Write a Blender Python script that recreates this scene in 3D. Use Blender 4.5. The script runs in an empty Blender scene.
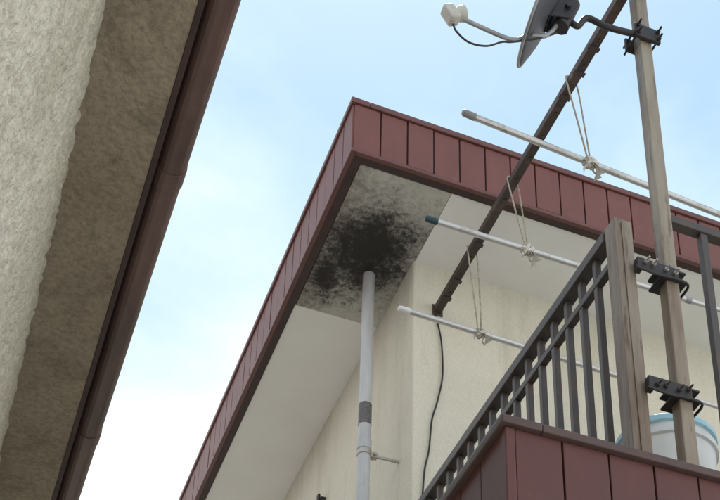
import bpy, bmesh, math, random
from mathutils import Vector, Matrix, noise
random.seed(4)
S=bpy.context.scene
C=S.collection

# ------------------------------------------------------------------ materials
def newmat(name):
    m=bpy.data.materials.new(name); m.use_nodes=True
    nt=m.node_tree; b=nt.nodes['Principled BSDF']
    return m,nt,b
def N(nt,t,**k):
    n=nt.nodes.new(t)
    for a,v in k.items(): setattr(n,a,v)
    return n
def pos(nt):
    return N(nt,'ShaderNodeNewGeometry').outputs['Position']
def noise_n(nt,vec,scale,detail=5,rough=.55,dist=0,stretch=None):
    if stretch:
        mp=N(nt,'ShaderNodeMapping'); mp.inputs['Scale'].default_value=stretch
        nt.links.new(vec,mp.inputs['Vector']); vec=mp.outputs[0]
    n=N(nt,'ShaderNodeTexNoise'); n.inputs['Scale'].default_value=scale
    n.inputs['Detail'].default_value=detail; n.inputs['Roughness'].default_value=rough
    n.inputs['Distortion'].default_value=dist
    nt.links.new(vec,n.inputs['Vector']); return n.outputs['Fac']
def ramp(nt,fac,stops):
    r=N(nt,'ShaderNodeValToRGB'); cr=r.color_ramp
    while len(cr.elements)<len(stops): cr.elements.new(.5)
    for e,(p,c) in zip(cr.elements,stops):
        e.position=p; e.color=(c[0],c[1],c[2],1) if hasattr(c,'__len__') else (c,c,c,1)
    nt.links.new(fac,r.inputs[0]); return r.outputs[0]
def mix(nt,fac,a,b,mode='MIX'):
    m=N(nt,'ShaderNodeMix',data_type='RGBA',blend_type=mode)
    for s,v in ((m.inputs[0],fac),(m.inputs[6],a),(m.inputs[7],b)):
        if isinstance(v,(int,float)): s.default_value=v
        elif isinstance(v,(tuple,list)): s.default_value=(v[0],v[1],v[2],1)
        else: nt.links.new(v,s)
    return m.outputs[2]
def bump(nt,b,h,strength,dist):
    n=N(nt,'ShaderNodeBump'); n.inputs['Strength'].default_value=strength; n.inputs['Distance'].default_value=dist
    nt.links.new(h,n.inputs['Height']); nt.links.new(n.outputs[0],b.inputs['Normal'])
def weather(name,base,dark,rough=.6,metal=0,scale=6,amount=(.45,.75),bscale=60,bs=.2,bd=.002,stretch=None,spec=.5,dark2=None,s2=4.3,a2=(.5,.66)):
    m,nt,b=newmat(name); p=pos(nt)
    f=ramp(nt,noise_n(nt,p,scale,8,.65,0.3,stretch),[(amount[0],0),(amount[1],1)])
    c=mix(nt,f,base,dark)
    if dark2:
        f2=ramp(nt,noise_n(nt,p,scale*s2,6,.7,0,stretch),[(a2[0],0),(a2[1],1)])
        c=mix(nt,f2,c,dark2)
    nt.links.new(c,b.inputs['Base Color'])
    b.inputs['Roughness'].default_value=rough; b.inputs['Metallic'].default_value=metal
    b.inputs['Specular IOR Level'].default_value=spec
    bump(nt,b,noise_n(nt,p,bscale,4),bs,bd)
    return m

M={}
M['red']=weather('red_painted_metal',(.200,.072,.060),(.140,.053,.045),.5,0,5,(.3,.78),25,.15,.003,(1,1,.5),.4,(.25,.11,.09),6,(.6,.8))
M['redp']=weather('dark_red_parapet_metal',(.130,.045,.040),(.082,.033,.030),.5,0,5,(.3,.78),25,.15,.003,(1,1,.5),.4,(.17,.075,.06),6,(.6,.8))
M['redcap']=weather('red_capping',(.145,.053,.046),(.09,.038,.034),.5,0,8)
M['capdk']=weather('parapet_capping_paint',(.10,.057,.05),(.06,.038,.035),.55,0,8)
M['darkred']=weather('dark_fascia_edge',(.055,.030,.027),(.030,.018,.017),.7,0,9)
M['seam']=weather('dark_seam_paint',(.05,.02,.02),(.03,.015,.015),.8)  # dark backing colour that shows in the joints between parapet panels
M['soffit']=weather('white_painted_soffit',(.88,.875,.85),(.80,.79,.755),.8,0,2.5,(.3,.8),120,.1,.001)
M['pvc']=weather('grey_pvc_pipe',(.56,.57,.58),(.40,.40,.40),.42,0,7,(.4,.75),40,.05,.001,(1,1,.3),.5,(.34,.32,.29),4,(.6,.85))
M['pvcdark']=weather('pipe_tape',(.12,.11,.11),(.06,.055,.055),.6,0,40,dark2=(.25,.24,.23))
M['galv']=weather('galvanised_steel',(.45,.43,.40),(.28,.22,.17),.45,.5,14)
M['rail']=weather('rail_dark_paint',(.062,.052,.048),(.12,.07,.045),.5,0,12,(.5,.8),80,.3,.001)
M['postm']=weather('weathered_steel_post',(.26,.215,.165),(.13,.080,.052),.5,.2,9,(.36,.64),90,.3,.0015,(1,1,.13),.5,(.085,.045,.03),3.1,(.54,.68))
M['mast']=weather('weathered_steel_mast',(.32,.27,.205),(.17,.115,.075),.45,.2,10,(.38,.66),90,.3,.0015,(1,1,.12),.5,(.11,.062,.04),3.1,(.54,.70))
M['bar']=weather('dark_angle_steel',(.070,.050,.045),(.13,.085,.065),.6,.2,14,(.5,.7),90,.3,.001)
M['black']=weather('black_steel',(.03,.03,.032),(.07,.04,.03),.5,.3,30)
M['pole']=weather('steel_laundry_pole',(.62,.61,.60),(.36,.30,.25),.32,.55,20,(.5,.75),60,.1,.001,None,.5,(.30,.20,.14),3,(.62,.72))
M['capgrey']=weather('grey_plastic',(.30,.30,.31),(.2,.2,.2),.5)
M['capteal']=weather('dark_teal_plastic',(.02,.06,.075),(.015,.04,.05),.45)
M['capwhite']=weather('white_plastic',(.72,.72,.70),(.55,.54,.5),.45)
M['rope']=weather('old_rope',(.46,.42,.33),(.28,.24,.18),.9,0,60,(.4,.6),300,.6,.002)
M['cloth']=weather('tie_cloth',(.72,.70,.65),(.50,.47,.40),.9,0,40,(.4,.6),200,.6,.002)
M['dishm']=weather('dish_grey_paint',(.075,.080,.095),(.045,.045,.05),.5,.1,12)
M['armm']=weather('feed_arm_paint',(.33,.33,.34),(.2,.19,.18),.45,.3,12)
M['lnb']=weather('beige_plastic',(.55,.54,.49),(.40,.38,.33),.5,0,18)
M['tubw']=weather('white_tub_plastic',(.78,.80,.80),(.66,.68,.68),.4,0,9)
M['tubb']=weather('pale_blue_plastic',(.42,.69,.80),(.36,.60,.72),.4,0,9)
M['cable']=weather('black_cable',(.018,.018,.018),(.03,.03,.03),.6)
M['gutter']=weather('brown_gutter',(.16,.092,.080),(.075,.045,.040),.42,0,9,(.35,.70),30,.1,.002,(1,.25,1),.5,(.22,.15,.13),5,(.6,.8))
M['slab']=weather('balcony_floor_slab',(.30,.28,.26),(.2,.19,.17),.85)
M['roof']=weather('roof_sheet',(.13,.11,.10),(.08,.07,.065),.7)
M['wood']=weather('grey_timber',(.26,.20,.15),(.14,.10,.07),.8)
M['glass']=weather('window_glass',(.04,.05,.055),(.06,.07,.07),.08)
M['alum']=weather('window_frame_aluminium',(.35,.33,.31),(.25,.24,.22),.4,.6)
M['asphalt']=weather('asphalt',(.055,.055,.055),(.04,.04,.04),.9,0,3,(.3,.7),200,.8,.005)
M['paint']=weather('road_paint',(.75,.75,.72),(.4,.4,.38),.8,0,20,(.5,.7))

def stucco(name,c1,c2,stain,bsc,bstr,bdist,streak=.5,rr=(.38,.62),spk=.82):
    m,nt,b=newmat(name); p=pos(nt)
    c=mix(nt,ramp(nt,noise_n(nt,p,1.3,6,.6),[(.3,0),(.75,1)]),c1,c2)
    st=ramp(nt,noise_n(nt,p,5,7,.7,.4,(1,1,.14)),[(.50,0),(.80,1)])
    mm=N(nt,'ShaderNodeMath',operation='MULTIPLY'); nt.links.new(st,mm.inputs[0]); mm.inputs[1].default_value=streak
    c=mix(nt,mm.outputs[0],c,stain)
    sp=ramp(nt,noise_n(nt,p,bsc*1.3,3,.6),[(.35,spk),(.6,1.0)])
    c=mix(nt,1.0,c,sp,'MULTIPLY')
    nt.links.new(c,b.inputs['Base Color']); b.inputs['Roughness'].default_value=.9
    b.inputs['Specular IOR Level'].default_value=.25
    h1=noise_n(nt,p,bsc,3,.5,.4)
    h=ramp(nt,h1,[(rr[0],0),(rr[1],1)])
    bump(nt,b,h,bstr,bdist); return m
M['wall']=stucco('cream_stucco',(.76,.725,.61),(.69,.655,.54),(.46,.42,.33),85,.35,.004,.6,(.25,.75),.90)
M['nwall']=stucco('coarse_beige_stucco',(.72,.68,.57),(.62,.575,.46),(.36,.31,.23),60,.6,.010,.8,(.30,.70),.80)
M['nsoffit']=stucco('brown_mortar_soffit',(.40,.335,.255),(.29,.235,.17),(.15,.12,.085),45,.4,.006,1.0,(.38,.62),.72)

def ground_mat():
    m,nt,b=newmat('concrete_ground'); p=pos(nt)
    c=mix(nt,ramp(nt,noise_n(nt,p,1.1,8,.65),[(.3,0),(.75,1)]),(.57,.565,.545),(.48,.475,.455))
    c=mix(nt,ramp(nt,noise_n(nt,p,9,8,.7),[(.55,0),(.75,1)]),c,(.40,.39,.37))
    nt.links.new(c,b.inputs['Base Color']); b.inputs['Roughness'].default_value=.9
    bump(nt,b,noise_n(nt,p,80,5),.4,.004); return m
M['ground']=ground_mat()

def mould_mat():
    m,nt,b=newmat('mouldy_soffit_board'); p=pos(nt)
    def MA(a,k,c):
        n=N(nt,'ShaderNodeMath',operation='MULTIPLY_ADD')
        for s,v in zip(n.inputs,(a,k,c)):
            if isinstance(v,(int,float)): s.default_value=v
            else: nt.links.new(v,s)
        return n.outputs[0]
    base=mix(nt,ramp(nt,noise_n(nt,p,4,8,.65),[(.3,0),(.75,1)]),(.60,.59,.54),(.44,.42,.37))
    base=mix(nt,ramp(nt,noise_n(nt,p,15,8,.8,.3),[(.50,0),(.72,.75)]),base,(.27,.23,.19))
    sep=N(nt,'ShaderNodeSeparateXYZ'); nt.links.new(p,sep.inputs[0])
    e=MA(sep.outputs[0],-1.0,1.45+.30)
    e=MA(noise_n(nt,p,11,8,.75,.4),.62,e)
    base=mix(nt,ramp(nt,e,[(.50,0),(.66,.75)]),base,(.19,.155,.125))
    def blob(cx,cy,rx,ry,add=0):
        sub=N(nt,'ShaderNodeVectorMath',operation='SUBTRACT'); sub.inputs[1].default_value=(cx,cy,5.2); nt.links.new(p,sub.inputs[0])
        mul=N(nt,'ShaderNodeVectorMath',operation='MULTIPLY'); mul.inputs[1].default_value=(1/rx,1/ry,0); nt.links.new(sub.outputs[0],mul.inputs[0])
        ln=N(nt,'ShaderNodeVectorMath',operation='LENGTH'); nt.links.new(mul.outputs[0],ln.inputs[0]); return MA(ln.outputs['Value'],1.0,add)
    mn=N(nt,'ShaderNodeMath',operation='MINIMUM')
    nt.links.new(blob(1.665,4.96,.27,.36),mn.inputs[0]); nt.links.new(blob(1.53,5.18,.18,.30,.25),mn.inputs[1])
    n1=noise_n(nt,p,8,10,.72,.3); n2=noise_n(nt,p,36,9,.85,.1)
    f=MA(n2,2.4,MA(n1,1.6,mn.outputs[0]))
    sc=MA(f,.27,0.0)
    f=ramp(nt,sc,[(.64,1),(.71,.90),(.76,.62),(.82,.30),(.93,0)])
    c=mix(nt,f,base,(.026,.022,.020))
    nt.links.new(c,b.inputs['Base Color']); b.inputs['Roughness'].default_value=.9
    bump(nt,b,n2,.4,.003); return m
M['mould']=mould_mat()

# ------------------------------------------------------------------ helpers
def empty(name):
    e=bpy.data.objects.new(name,None); C.objects.link(e); return e
def obj(name,bm,mat,parent=None,smooth=False,bevel=0,segs=2):
    me=bpy.data.meshes.new(name); bmesh.ops.recalc_face_normals(bm,faces=bm.faces[:]); bm.to_mesh(me); bm.free()
    o=bpy.data.objects.new(name,me); C.objects.link(o)
    me.materials.append(M[mat])
    if smooth:
        for p in me.polygons: p.use_smooth=True
    if bevel:
        b=o.modifiers.new('bevel','BEVEL'); b.width=bevel; b.segments=segs; b.limit_method='ANGLE'
    if parent: o.parent=parent
    return o
def addbox(bm,a,b):
    vs=[bm.verts.new((x,y,z)) for x in (a[0],b[0]) for y in (a[1],b[1]) for z in (a[2],b[2])]
    for f in ((0,1,3,2),(4,6,7,5),(0,4,5,1),(2,3,7,6),(0,2,6,4),(1,5,7,3)):
        bm.faces.new([vs[i] for i in f])
def box(name,a,b,mat,parent=None,bevel=0):
    bm=bmesh.new(); addbox(bm,a,b); return obj(name,bm,mat,parent,False,bevel)
def boxes(name,lst,mat,parent=None,bevel=0):
    bm=bmesh.new()
    for a,b in lst: addbox(bm,a,b)
    return obj(name,bm,mat,parent,False,bevel)
def ring(bm,c,n,r,up=None,seg=20,sx=1,sy=1):
    n=Vector(n).normalized()
    up=Vector(up) if up else (Vector((0,0,1)) if abs(n.z)<.9 else Vector((0,1,0)))
    u=(up-n*up.dot(n)).normalized(); v=n.cross(u)
    return [bm.verts.new(Vector(c)+u*(r*sx*math.cos(t))+v*(r*sy*math.sin(t))) for t in [2*math.pi*i/seg for i in range(seg)]]
def bridge(bm,a,b):
    n=len(a)
    for i in range(n): bm.faces.new((a[i],a[(i+1)%n],b[(i+1)%n],b[i]))
def addlathe(bm,o,d,prof,seg=20):
    o=Vector(o); d=Vector(d).normalized(); prev=None; first=None
    for t,r in prof:
        rg=ring(bm,o+d*t,d,r,None,seg)
        if prev: bridge(bm,prev,rg)
        else: first=rg
        prev=rg
    bm.faces.new(first); bm.faces.new(prev)
def lathe(name,o,d,prof,mat,parent=None,seg=20,bevel=0):
    bm=bmesh.new(); addlathe(bm,o,d,prof,seg); ob=obj(name,bm,mat,parent,True,bevel)
    md=ob.modifiers.new('es','EDGE_SPLIT'); md.split_angle=math.radians(40)
    return ob
def rod(name,a,b,r,mat,parent=None,seg=16):
    a=Vector(a);b=Vector(b); return lathe(name,a,b-a,[(0,r),((b-a).length,r)],mat,parent,seg)
def catmull(pts,k=8,closed=False):
    P=[Vector(p) for p in pts]; out=[]; n=len(P)
    rng=range(n if closed else n-1)
    for i in rng:
        p0=P[(i-1)%n] if (closed or i>0) else P[i]; p1=P[i]; p2=P[(i+1)%n]; p3=P[(i+2)%n] if (closed or i+2<n) else p2
        for j in range(k):
            t=j/k; out.append(.5*((2*p1)+(p2-p0)*t+(2*p0-5*p1+4*p2-p3)*t*t+(3*p1-p0-3*p2+p3)*t**3))
    if not closed: out.append(P[-1])
    return out
def addtube(bm,pts,r,seg=8,closed=False,k=8):
    pts=catmull(pts,k,closed); n=len(pts); rings=[]; up=Vector((.13,.3,.94)).normalized()
    for i,p in enumerate(pts):
        d=(pts[(i+1)%n]-pts[i-1]) if (closed or 0<i<n-1) else (pts[1]-pts[0] if i==0 else pts[-1]-pts[-2])
        d.normalize()
        up=(up-d*up.dot(d)); 
        if up.length<1e-4: up=d.orthogonal()
        up.normalize()
        rings.append(ring(bm,p,d,r,up,seg))
    for i in range(n-1): bridge(bm,rings[i],rings[i+1])
    if closed: bridge(bm,rings[-1],rings[0])
    else: bm.faces.new(rings[0]); bm.faces.new(rings[-1])
def tube(name,pts,r,mat,parent=None,seg=10,closed=False,k=8):
    bm=bmesh.new(); addtube(bm,pts,r,seg,closed,k); return obj(name,bm,mat,parent,True)
def extrude_y(name,prof,y0,y1,mat,parent=None,bevel=0,smooth=False):
    bm=bmesh.new()
    a=[bm.verts.new((x,y0,z)) for x,z in prof]; b=[bm.verts.new((x,y1,z)) for x,z in prof]
    bridge(bm,a,b); bm.faces.new(a); bm.faces.new(b)
    return obj(name,bm,mat,parent,smooth,bevel)

G=-1.6   # ground level (camera is eye height above it)

# ------------------------------------------------------------------ ground / road
bm=bmesh.new(); bmesh.ops.create_grid(bm,x_segments=4,y_segments=4,size=600)
for v in bm.verts: v.co.z=G
obj('ground',bm,'ground')
rd=empty('road')
box('asphalt_surface',(-60,-12,G-.05),(60,-7,G+.004),'asphalt',rd)
box('edge_line',(-60,-7.45,G+.001),(60,-7.33,G+.008),'paint',rd)
box('kerb',(-60,-7,G-.05),(60,-6.85,G+.12),'slab',rd,.01)

# ------------------------------------------------------------------ main house
H=empty('house')
EX,EY,SZ,TZ=1.381,4.379,5.2,5.551
WX,WY=1.905,4.93
XR,YB=9.6,12.4
box('stucco_walls',(WX,WY,G),(XR,YB,SZ+.05),'wall',H,.008)
LIP=.062
boxes('fascia_core',[((EX+.012,EY+.012,SZ),(EX+LIP,YB+.5,TZ-.01)),((EX+LIP,EY+.012,SZ),(XR+.5,EY+LIP,TZ-.01))],'darkred',H)
def panels(name,axis,fixed,a,b,z0,z1,pitch,th,gap,mat,parent,start_gap=0):
    bm=bmesh.new(); t=a
    while t<b:
        w=pitch-gap; e=min(t+w,b); j=random.uniform(-.0015,.0015); k=random.uniform(-.0015,.0015)
        if axis=='x': addbox(bm,(t,fixed+j,z0+k),(e,fixed+th,z1))
        else: addbox(bm,(fixed+j,t,z0+k),(fixed+th,e,z1))
        t+=pitch
    return obj(name,bm,mat,parent,False,.0025)
panels('front_fascia_panels','x',EY,EX+.008,XR+.5,SZ+.020,TZ-.035,.136,.0115,.0075,'red',H)
panels('side_fascia_panels','y',EX,EY+.008,YB+.5,SZ+.020,TZ-.035,.136,.0115,.0085,'red',H)
boxes('fascia_bottom_trim',[((EX-.004,EY-.004,SZ-.004),(EX+.02,YB+.5,SZ+.017)),((EX+.021,EY-.004,SZ-.004),(XR+.5,EY+.02,SZ+.017))],'redcap',H,.003)
boxes('roof_capping',[((EX-.012,EY-.012,TZ-.034),(EX+.08,YB+.5,TZ)),((EX+.081,EY-.012,TZ-.034),(XR+.5,EY+.08,TZ))],'redcap',H,.005)
box('flat_roof',(EX+.082,EY+.082,TZ-.12),(XR+.48,YB+.48,TZ-.04),'roof',H)
s0=EX+LIP; s1=EY+LIP
box('mouldy_soffit_board',(s0+.004,s1+.004,SZ+.003),(WX+.006,5.465,SZ+.02),'mould',H,.002)
box('side_soffit',(s0+.001,5.472,SZ+.008),(WX+.1,YB+.5,SZ+.03),'soffit',H,.002)
box('front_soffit',(WX+.010,s1+.001,SZ+.008),(XR+.5,WY+.1,SZ+.03),'soffit',H,.002)
box('soffit_backing',(s0-.02,s1-.02,SZ+.035),(WX+.1,5.6,SZ+.06),'darkred',H)
for nm,x0,x1,z0,z1 in (('upper_window',4.2,5.9,2.7,4.6),('lower_window',3.6,5.4,-.7,.9)):
    boxes(nm+'_frame',[((x0,WY-.05,z0),(x1,WY-.003,z0+.05)),((x0,WY-.05,z1-.05),(x1,WY-.003,z1)),((x0,WY-.05,z0+.051),(x0+.05,WY-.003,z1-.051)),((x1-.05,WY-.05,z0+.051),(x1,WY-.003,z1-.051)),(((x0+x1)/2-.025,WY-.045,z0+.051),((x0+x1)/2+.025,WY-.003,z1-.051))],'alum',H,.003)
    box(nm+'_glass',(x0+.04,WY-.02,z0+.04),(x1-.04,WY-.004,z1-.04),'glass',H)
boxes('wall_hook',[((WX-.03,6.28,4.58),(WX+.002,6.32,4.62)),((WX-.045,6.285,4.60),(WX-.0305,6.315,4.64))],'black',H,.003)
# drain pipe
D=empty('drain_pipe')
px,py=1.728,5.108
lathe('pipe',(px,py,G),(0,0,1),[(0,.031),(SZ-G-.002,.031)],'pvc',D,28)
lathe('pipe_tape',(px,py,4.225),(0,0,1),[(0,.0325),(.125,.0325)],'pvcdark',D,28)
lathe('pipe_coupling',(px,py,4.075),(0,0,1),[(0,.032),(.004,.0355),(.055,.0355),(.06,.032)],'pvc',D,28)
def clamp(z):
    lathe('pipe_clamp_band',(px,py,z),(0,0,1),[(0,.0345),(.024,.0345)],'galv',D,28)
    box('pipe_clamp_arm',(px+.03,py-.006,z+.006),(WX+.002,py+.006,z+.020),'galv',D,.002)
    box('pipe_clamp_ears',(px+.028,py-.014,z-.002),(px+.066,py+.014,z+.026),'galv',D,.003)
    lathe('pipe_clamp_bolt',(px+.05,py-.026,z+.012),(0,1,0),[(0,.008),(.052,.008)],'galv',D,6)
clamp(4.045); clamp(1.9); clamp(0)

tube('wall_cable',[(2.02,WY-.008,4.88),(2.05,WY-.012,4.72),(2.057,WY-.012,4.5),(2.03,WY-.012,4.33),(2.0,WY-.012,4.2),(1.985,WY-.012,4.02),(1.96,WY-.012,3.86),(1.95,WY-.012,3.5),(1.96,WY-.012,2.5)],.0045,'cable',None,8)

# ------------------------------------------------------------------ balcony
B=empty('balcony')
PX,PY,PZ=1.41,2.90,2.555
BR=5.2; PB=1.75
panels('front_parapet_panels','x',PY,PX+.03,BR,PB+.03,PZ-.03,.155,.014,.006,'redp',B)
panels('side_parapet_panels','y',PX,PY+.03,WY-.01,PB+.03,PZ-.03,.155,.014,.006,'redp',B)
boxes('parapet_core',[((PX+.0145,PY+.0145,PB),(PX+.09,WY-.005,PZ-.02)),((PX+.091,PY+.0145,PB),(BR,PY+.09,PZ-.02)),((BR,PY+.0145,PB),(BR+.08,WY-.005,PZ-.02))],'seam',B)
boxes('parapet_corner_trim',[((PX-.004,PY-.004,PB),(PX+.028,PY+.028,PZ-.03))],'redp',B,.004)
boxes('parapet_capping',[((PX-.02,PY-.02,PZ-.029),(PX+.11,WY-.002,PZ)),((PX+.111,PY-.02,PZ-.029),(BR+.1,PY+.11,PZ))],'capdk',B,.004)
box('floor_slab',(PX+.02,PY+.02,PB-.14),(BR+.08,WY-.003,PB),'slab',B,.01)
box('raised_deck',(PX+.1,PY+.1,PB+.35),(BR-.01,WY-.01,PB+.40),'wood',B,.004)
boxes('support_posts',[((PX+.15,PY+.15,G),(PX+.25,PY+.25,PB-.14)),((BR-.2,PY+.15,G),(BR-.1,PY+.25,PB-.14))],'rail',B,.006)
RZ=3.650; RX=1.90; RY=3.0
DK=PB+.40
bm=bmesh.new()
addbox(bm,(RX-.006,RY+.072,RZ-.045),(RX+.045,WY-.003,RZ))
addbox(bm,(RX+.006,RY+.072,RZ-.170),(RX+.035,WY-.003,RZ-.140))
y=RY+.16
while y<WY-.06:
    addbox(bm,(RX+.008,y,DK+.11),(RX+.033,y+.024,RZ-.1705)); addbox(bm,(RX+.008,y,RZ-.1395),(RX+.033,y+.024,RZ-.0455)); y+=.112
addbox(bm,(RX+.008,RY+.072,DK+.08),(RX+.033,WY-.003,DK+.1095))
obj('side_railing',bm,'rail',B,False,.003)
bm=bmesh.new()
FZ=3.765
addbox(bm,(2.135,RY,FZ-.035),(BR,RY+.04,FZ)); addbox(bm,(2.135,RY+.008,DK+.08),(BR,RY+.033,DK+.11))
x=2.262
while x<BR:
    addbox(bm,(x,RY+.006,DK+.1105),(x+.03,RY+.034,FZ-.0355)); x+=.13
obj('front_railing',bm,'rail',B,False,.003)
bm=bmesh.new()
PT=RZ
addbox(bm,(1.898,RY-.005,DK),(1.966,RY-.001,PT)); addbox(bm,(1.898,RY-.0008,DK),(1.902,RY+.062,PT)); addbox(bm,(1.962,RY-.0008,DK),(1.966,RY+.062,PT))
addbox(bm,(1.9022,RY+.058,DK),(1.915,RY+.062,PT)); addbox(bm,(1.949,RY+.058,DK),(1.9618,RY+.062,PT))
addbox(bm,(1.923,RY-.010,DK),(1.941,RY-.0052,PT-.02))
obj('corner_post',bm,'postm',B,False,.001)
box('post_base_plate',(1.87,RY-.03,DK+.0005),(2.0,RY+.09,DK+.008),'postm',B,.002)

T=empty('plastic_tub')
tx,ty,tz=2.45,3.64,2.70
lathe('tub_body',(tx,ty,tz),(0,0,1),[(0,.155),(.02,.162),(.50,.185),(.505,.196),(.53,.196),(.535,.185),(.56,.185)],'tubw',T,40)
lathe('tub_lid',(tx,ty,tz+.555),(0,0,1),[(0,.192),(.004,.197),(.025,.197),(.035,.19),(.04,.16),(.05,.15),(.052,.05)],'tubb',T,40)
tube('tub_handle',[(tx-.07,ty,tz+.60),(tx-.05,ty,tz+.635),(tx+.05,ty,tz+.635),(tx+.07,ty,tz+.60)],.009,'tubb',T)
st=empty('wooden_stand')
boxes('stand_parts',[((tx-.22,ty-.22,tz-.03),(tx+.22,ty+.22,tz-.001))]+[((tx+sx*.2-.02,ty+sy*.2-.02,DK+.001),(tx+sx*.2+.02,ty+sy*.2+.02,tz-.0305)) for sx in(-1,1) for sy in(-1,1)],'wood',st,.003)

# ------------------------------------------------------------------ mast
A=empty('antenna_mast')
mx,my=2.098,3.0
bm=bmesh.new(); h=.0255
addbox(bm,(mx-h,my-h,DK+.02),(mx+h,my+h,5.75)); obj('square_mast',bm,'mast',A,False,.005,3)
def bracket(z):
    bm=bmesh.new()
    addbox(bm,(1.955,RY-.040,z-.026),(2.115,RY-.034,z+.026))
    addbox(bm,(1.955,RY-.034,z-.026),(1.975,RY-.011,z+.026))
    addbox(bm,(2.045,RY-.034,z+.018),(2.150,RY+.05,z+.026))
    addbox(bm,(2.045,RY-.034,z-.026),(2.150,RY+.05,z-.018))
    obj('mast_bracket',bm,'black',A,False,.002)
    bm=bmesh.new()
    for bx_ in (1.985,2.015,2.065,2.1):
        zz=z+random.uniform(-.008,.008)
        addlathe(bm,(bx_,RY-.056,zz),(0,1,0),[(0,.004),(.006,.004),(.0061,.0085),(.015,.0085)],6)
        addlathe(bm,(bx_,RY-.07,zz),(0,1,0),[(0,.0038),(.02,.0038)],8)
    obj('bracket_bolts',bm,'bar' if z<3 else 'galv',A)
    tube('u_bolt',[(1.94,RY-.05,z-.035),(2.02,RY-.048,z-.04),(2.11,RY-.05,z-.036),(2.155,RY-.03,z-.03),(2.16,RY+.03,z-.03)],.005,'black',A)
bracket(3.43); bracket(2.915)

# ------------------------------------------------------------------ pole support bar
U=empty('pole_support_bar')
bx,bz=2.035,4.898
bm=bmesh.new()
def yb(x0,z0,x1,z1,y0,y1): addbox(bm,(x0,y0,z0),(x1,y1,z1))
yb(bx-.019,bz-.002,bx+.019,bz+.002,2.86,WY-.004)
yb(bx-.019,bz+.0022,bx-.015,bz+.038,2.86,WY-.004)
obj('steel_angle',bm,'bar',U,False,.001)
bm=bmesh.new(); y=2.95
while y<4.85:
    addlathe(bm,(bx+.004,y,bz-.008),(0,0,1),[(0,.007),(.0055,.007)],6)
    if random.random()<.4: addbox(bm,(bx-.027,y+.03,bz-.008),(bx+.025,y+.052,bz-.0025))
    y+=.13
obj('bolts',bm,'bar',U)
box('wall_plate',(bx-.028,WY-.006,bz-.02),(bx+.028,WY-.001,bz+.05),'bar',U,.002)
boxes('mast_tie',[((bx-.02,my-.034,bz+.004),(mx+.04,my-.0262,bz+.03))],'bar',U,.001)

# ------------------------------------------------------------------ laundry poles
def lpole(p0,p1,cap,tiex,bundle):
    P=empty('laundry_pole')
    p0=Vector(p0);p1=Vector(p1); d=(p1-p0).normalized(); L=(p1-p0).length
    lathe('steel_tube',p0+d*.04,d,[(0,.0135),(L*.45,.0135),(L*.45+.002,.0115),(L-.04,.0115)],'pole',P,20)
    lathe('end_cap',p0,d,[(0,.006),(.003,.011),(.008,.0145),(.055,.0155),(.058,.0138)],cap,P,20)
    lathe('joint_ring',p0+d*(L*.45-.01),d,[(0,.0145),(.03,.0145)],'capgrey',P,20)
    t=(tiex-p0.x)/d.x; q=p0+d*t
    top=Vector((bx,q.y,bz)); 
    bm=bmesh.new()
    loop=[top+Vector((-.022,0,.0)),top+Vector((-.02,.0,.045)),top+Vector((.022,.0,.01)),
          top.lerp(q,.5)+Vector((.024,.006,0)),q+Vector((.012,.004,.03)),q+Vector((.017,.010,-.004)),q+Vector((0,.014,-.019)),q+Vector((-.015,-.012,-.006)),
          q+Vector((-.012,-.01,.03)),top.lerp(q,.5)+Vector((-.018,-.01,0))]
    addtube(bm,loop,.0040,6,True)
    for k in range(3):
        dx=(k-1)*.011
        addtube(bm,[q+Vector((dx,-.015,.012)),q+Vector((dx+.004,-.02,-.006)),q+Vector((dx,0,-.019)),q+Vector((dx-.003,.018,0)),q+Vector((dx,.0,.019))],.0045,6,True)
    tail=.06+.03*random.random()
    addtube(bm,[q+Vector((.004,-.018,-.01)),q+Vector((.016,-.024,-.03)),q+Vector((.006,-.02,-tail)),q+Vector((.018,-.022,-tail-.02))],.0038,6)
    addtube(bm,[q+Vector((-.006,-.018,-.01)),q+Vector((-.022,-.024,-.025)),q+Vector((-.014,-.02,-tail*.8))],.0038,6)
    obj('hanging_rope',bm,'rope',P,True)
    bm=bmesh.new(); bmesh.ops.create_icosphere(bm,subdivisions=4,radius=1)
    for v in bm.verts:
        n=noise.noise(v.co*1.9+q*5)*.55+noise.noise(v.co*4.5+q)*.4
        s=1+n; v.co=Vector((v.co.x*.021*s*bundle,v.co.y*.018*s,v.co.z*.020*s*bundle))+q+Vector((.004,-.012,-.014))
    for sx,ln,lean in ((1,.060,.022),(-1,.048,-.026),(1,.035,.04)):
        prev=None
        for i in range(9):
            t=i/8; c=q+Vector((sx*.008+lean*t,-.02-.006*math.sin(t*5),-.018-ln*bundle*t)); w=.008+.010*t
            tw=t*2.2*sx
            a=bm.verts.new(c+Vector((w*math.cos(tw),w*math.sin(tw),.004*math.sin(9*t)))); b_=bm.verts.new(c-Vector((w*math.cos(tw),w*math.sin(tw),0)))
            if prev: bm.faces.new((prev[0],prev[1],b_,a))
            prev=(a,b_)
    obj('knotted_cloth',bm,'cloth',P,True)
    return P
lpole((1.530,3.446,4.50),(4.4,3.446,4.305),'capgrey',2.085,1.35)
lpole((1.608,4.03,4.521),(4.5,4.03,4.53),'capteal',2.085,1.45)
lpole((1.661,4.489,4.423),(4.6,4.489,4.345),'capwhite',2.062,.8)

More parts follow.
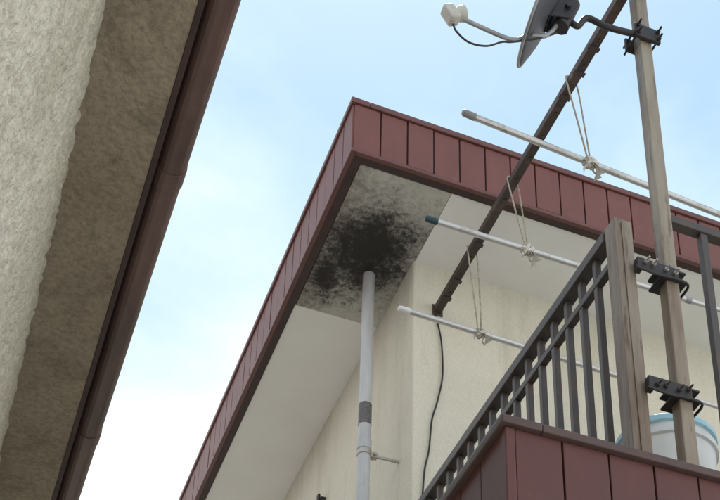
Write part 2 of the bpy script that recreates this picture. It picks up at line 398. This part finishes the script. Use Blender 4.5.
# ------------------------------------------------------------------ satellite dish
SD=empty('satellite_dish')
dc=Vector((1.680,3.03,4.700)); n=Vector((-.93,.18,.34)).normalized()
upv=(Vector((0,0,1))-n*n.z).normalized(); sv=n.cross(upv)
def L(a,b,c): return dc+sv*a+upv*b+n*c
bm=bmesh.new()
R=.235; rings=[]
for side,off in ((0,0.0),(1,-.006)):
    prev=None
    for i in range(0,11):
        r=R*i/10; dep=.20*(r*r)/(R)-.05+off
        if i==0: cv=bm.verts.new(L(0,0,dep)); continue
        rg=[bm.verts.new(L(r*.95*math.cos(t),r*1.03*math.sin(t),dep)) for t in [2*math.pi*k/48 for k in range(48)]]
        if prev is None:
            for k in range(48): bm.faces.new((cv,rg[k],rg[(k+1)%48]))
        else: bridge(bm,prev,rg)
        prev=rg
    rings.append(prev)
bridge(bm,rings[0],rings[1]); obj('reflector',bm,'dishm',SD,True)
bm=bmesh.new(); addtube(bm,[L(R*.95*math.cos(t),R*1.03*math.sin(t),-.004) for t in [2*math.pi*k/40 for k in range(40)]],.006,8,True,2)
obj('reflector_rim',bm,'armm',SD,True)
bm=bmesh.new()
for s in(-1,1): 
    vs=[L(s*.035,-.09,-.045),L(s*.035,.08,-.045),L(s*.035,.05,-.13),L(s*.035,-.05,-.13)]
    vv=[bm.verts.new(p) for p in vs]+[bm.verts.new(p+sv*.004) for p in vs]
    bridge(bm,vv[:4],vv[4:]); bm.faces.new(vv[:4]); bm.faces.new(vv[4:])
vs=[L(-.035,-.09,-.052),L(.039,-.09,-.052),L(.039,.08,-.052),L(-.035,.08,-.052)]
vv=[bm.verts.new(p) for p in vs]+[bm.verts.new(p-n*.004) for p in vs]
bridge(bm,vv[:4],vv[4:]); bm.faces.new(vv[:4]); bm.faces.new(vv[4:])
obj('rear_mount',bm,'black',SD)
rod('mount_pivot',L(-.05,0,-.10),L(.05,0,-.10),.012,'black',SD)
lathe('mount_cup',L(0,-.08,-.105),upv,[(0,.03),(.16,.03),(.165,.024)],'black',SD)
lnb=Vector((1.325,3.05,4.482))
tube('feed_arm',[L(0,-.02,-.085),L(0,-.10,-.085),L(0,-.165,-.065),L(0,-.20,-.01),Vector((1.56,3.05,4.465)),lnb+Vector((.09,0,-.01)),lnb+Vector((.03,0,.0))],.0085,'armm',SD,12)
ld=(L(0,.02,-.03)-lnb).normalized()
lathe('converter_horn',lnb-ld*.0,ld,[(0,.02),(.018,.021),(.026,.028),(.046,.030),(.050,.025)],'lnb',SD,24)
bm=bmesh.new(); bmesh.ops.create_cube(bm,size=1)
rot=ld.to_track_quat('X','Z').to_matrix()
for v in bm.verts: v.co=lnb-ld*.010+rot@Vector((v.co.x*.045,v.co.y*.05,v.co.z*.070))
obj('converter_body',bm,'lnb',SD,False,.009,4)
rod('cable_connector',lnb+Vector((-.0,0,-.03)),lnb+Vector((0,0,-.055)),.007,'galv',SD,8)
tube('antenna_cable',[lnb+Vector((0,0,-.05)),lnb+Vector((.012,0,-.085)),lnb+Vector((.06,0,-.12)),lnb+Vector((.13,0,-.105)),lnb+Vector((.195,0,-.050)),lnb+Vector((.235,0,-.030)),L(0,-.195,-.045),L(0,-.12,-.10)],.0038,'cable',SD,8)
cz=4.665
tube('mounting_arm',[L(0,-.02,-.12),L(0,-.03,-.16),Vector((1.86,3.0,4.68)),Vector((1.93,2.985,4.65)),Vector((2.02,2.975,4.65)),Vector((2.075,2.97,4.66))],.0125,'black',SD,12)
bm=bmesh.new()
addbox(bm,(mx-.055,my-.046,cz-.035),(mx+.055,my-.030,cz+.035)); addbox(bm,(mx-.055,my+.030,cz-.035),(mx+.055,my+.042,cz+.035))
obj('mast_clamp',bm,'black',SD,False,.003)
bm=bmesh.new()
for s in(-1,1):
    for zz in(-.02,.02): addlathe(bm,(mx+s*.044,my-.075,cz+zz),(0,1,0),[(0,.0045),(.02,.0045),(.0201,.009),(.029,.009),(.0291,.0045),(.14,.0045)],8)
obj('clamp_bolts',bm,'black',SD)

# ------------------------------------------------------------------ neighbouring house
NH=empty('neighbouring_house')
zl=3.6; xe=.126; kz=1.2; kx=xe-.15*(zl-kz)
Y0,Y1=-2.5,13
extrude_y('core_wall',[(kx-.012,G),(kx-.012,kz),(xe-.016,zl),(xe-.3,zl),(kx-6,zl),(kx-6,G)],Y0,Y1,'nwall',NH)
bm=bmesh.new()
sl_=Vector((xe-kx,0,zl-kz)); SLn=sl_.length; sd=sl_/SLn; nn=Vector((sd.z,0,-sd.x))
ys=[Y0]
while ys[-1]<Y1:
    yv=ys[-1]; ys.append(yv+(.007 if .6<yv<4.6 else .05))
zs=[]; t=0.0
while t<SLn: zs.append(t); t+=(.05 if t<.5 else .008)
zs.append(SLn)
prev=None
for yv in ys:
    col_=[]
    for t in zs:
        p=Vector((kx,yv,kz))+sd*t
        a_=noise.noise(p*27+Vector((3,1,7))); b_=noise.noise(p*60); c_=noise.noise(p*9)
        h=a_*.75+b_*.40+c_*.25
        h=max(-.30,min(.42,h))         # flattened trowelled peaks, pits between
        col_.append(bm.verts.new(p+nn*(.0+.016*h)))
    if prev:
        for i in range(len(zs)-1): bm.faces.new((prev[i],prev[i+1],col_[i+1],col_[i]))
    prev=col_
obj('stucco_coat',bm,'nwall',NH,True)
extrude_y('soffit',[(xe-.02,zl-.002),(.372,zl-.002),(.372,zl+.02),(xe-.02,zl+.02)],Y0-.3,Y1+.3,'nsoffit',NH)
extrude_y('fascia_board',[(.3725,zl-.006),(.392,zl-.006),(.392,zl+.16),(.3725,zl+.16)],Y0-.3,Y1+.3,'darkred',NH,.002)
gp=[]
for i in range(11):
    t=math.pi+math.pi*i/10
    gp.append((.444+.047*math.cos(t), zl+.045+.043*math.sin(t)))
gp+=[(.491,zl+.11),(.397,zl+.11)]
extrude_y('gutter',gp,Y0-.3,Y1+.3,'gutter',NH,0,False)
gq=[(.444+(x-.444)*1.08,zl+.045+(z-zl-.045)*1.09) for x,z in gp]
for yy in (-.13+.5,1.87,3.36,4.87,6.37,7.87,9.4):
    extrude_y('gutter_joint',gq,yy,yy+.07,'gutter',NH,.0015)
bm=bmesh.new()
vs=[(.392,zl+.17),(.392,zl+.2),(-3,zl+1.6),(-6.4,zl+.2),(-6.4,zl+.17)]
a=[bm.verts.new((x,Y0-.35,z)) for x,z in vs]; b=[bm.verts.new((x,Y1+.35,z)) for x,z in vs]
bridge(bm,a,b); bm.faces.new(a); bm.faces.new(b); obj('pitched_roof',bm,'roof',NH)

# ------------------------------------------------------------------ light
D_=Vector((.10,.36,.93)).normalized()
el=math.asin(D_.z); az=math.atan2(D_.x,D_.y)
w=bpy.data.worlds.new('sky'); S.world=w; w.use_nodes=True; nt=w.node_tree
bg=nt.nodes['Background']
sky=N(nt,'ShaderNodeTexSky',sky_type='NISHITA'); sky.sun_disc=False; sky.sun_elevation=el; sky.sun_rotation=az
sky.air_density=1.0; sky.dust_density=.6; sky.ozone_density=1.5
tc=N(nt,'ShaderNodeTexCoord').outputs['Generated']
sep=N(nt,'ShaderNodeSeparateXYZ'); nt.links.new(tc,sep.inputs[0])
nz=noise_n(nt,tc,2.2,7,.55,.3,(1,1,1.6))
ma=N(nt,'ShaderNodeMath',operation='MULTIPLY_ADD'); nt.links.new(sep.outputs[2],ma.inputs[0]); ma.inputs[1].default_value=-1.6; nt.links.new(nz,ma.inputs[2])
mb=N(nt,'ShaderNodeMath',operation='ADD'); nt.links.new(ma.outputs[0],mb.inputs[0]); mb.inputs[1].default_value=1.10
f=ramp(nt,mb.outputs[0],[(.30,.40),(.68,.98)])
haze=ramp(nt,mb.outputs[0],[(.30,(.52,.83,1.0)),(.66,(1.0,1,1))])
hz=mix(nt,1.0,haze,(8.9,9.0,9.0),'MULTIPLY')
col=mix(nt,f,sky.outputs[0],hz)
nt.links.new(col,bg.inputs[0]); bg.inputs[1].default_value=.15
sl=bpy.data.lights.new('sun','SUN'); sl.energy=5.0; sl.angle=math.radians(.5); sl.color=(1,.97,.92)
so=bpy.data.objects.new('sun',sl); C.objects.link(so); so.rotation_mode='QUATERNION'; so.rotation_quaternion=D_.to_track_quat('Z','Y'); so.location=(0,0,30)

# ------------------------------------------------------------------ camera
cam=bpy.data.cameras.new('camera'); co=bpy.data.objects.new('camera',cam); C.objects.link(co)
X=Vector((3576,-703,-1397)).normalized(); Y=Vector((-699,-778,-1397)); Y=(Y-X*Y.dot(X)).normalized(); Z=X.cross(Y)
co.matrix_world=Matrix(((X.x,X.y,X.z,0),(Y.x,Y.y,Y.z,0),(Z.x,Z.y,Z.z,0),(0,0,0,1)))
cam.sensor_width=36; cam.lens=1397/720*36; cam.shift_x=-114/720; cam.shift_y=407/720
cam.clip_start=.02; cam.clip_end=3000
S.camera=co
S.view_settings.view_transform='Standard'; S.view_settings.look='None'; S.view_settings.exposure=0
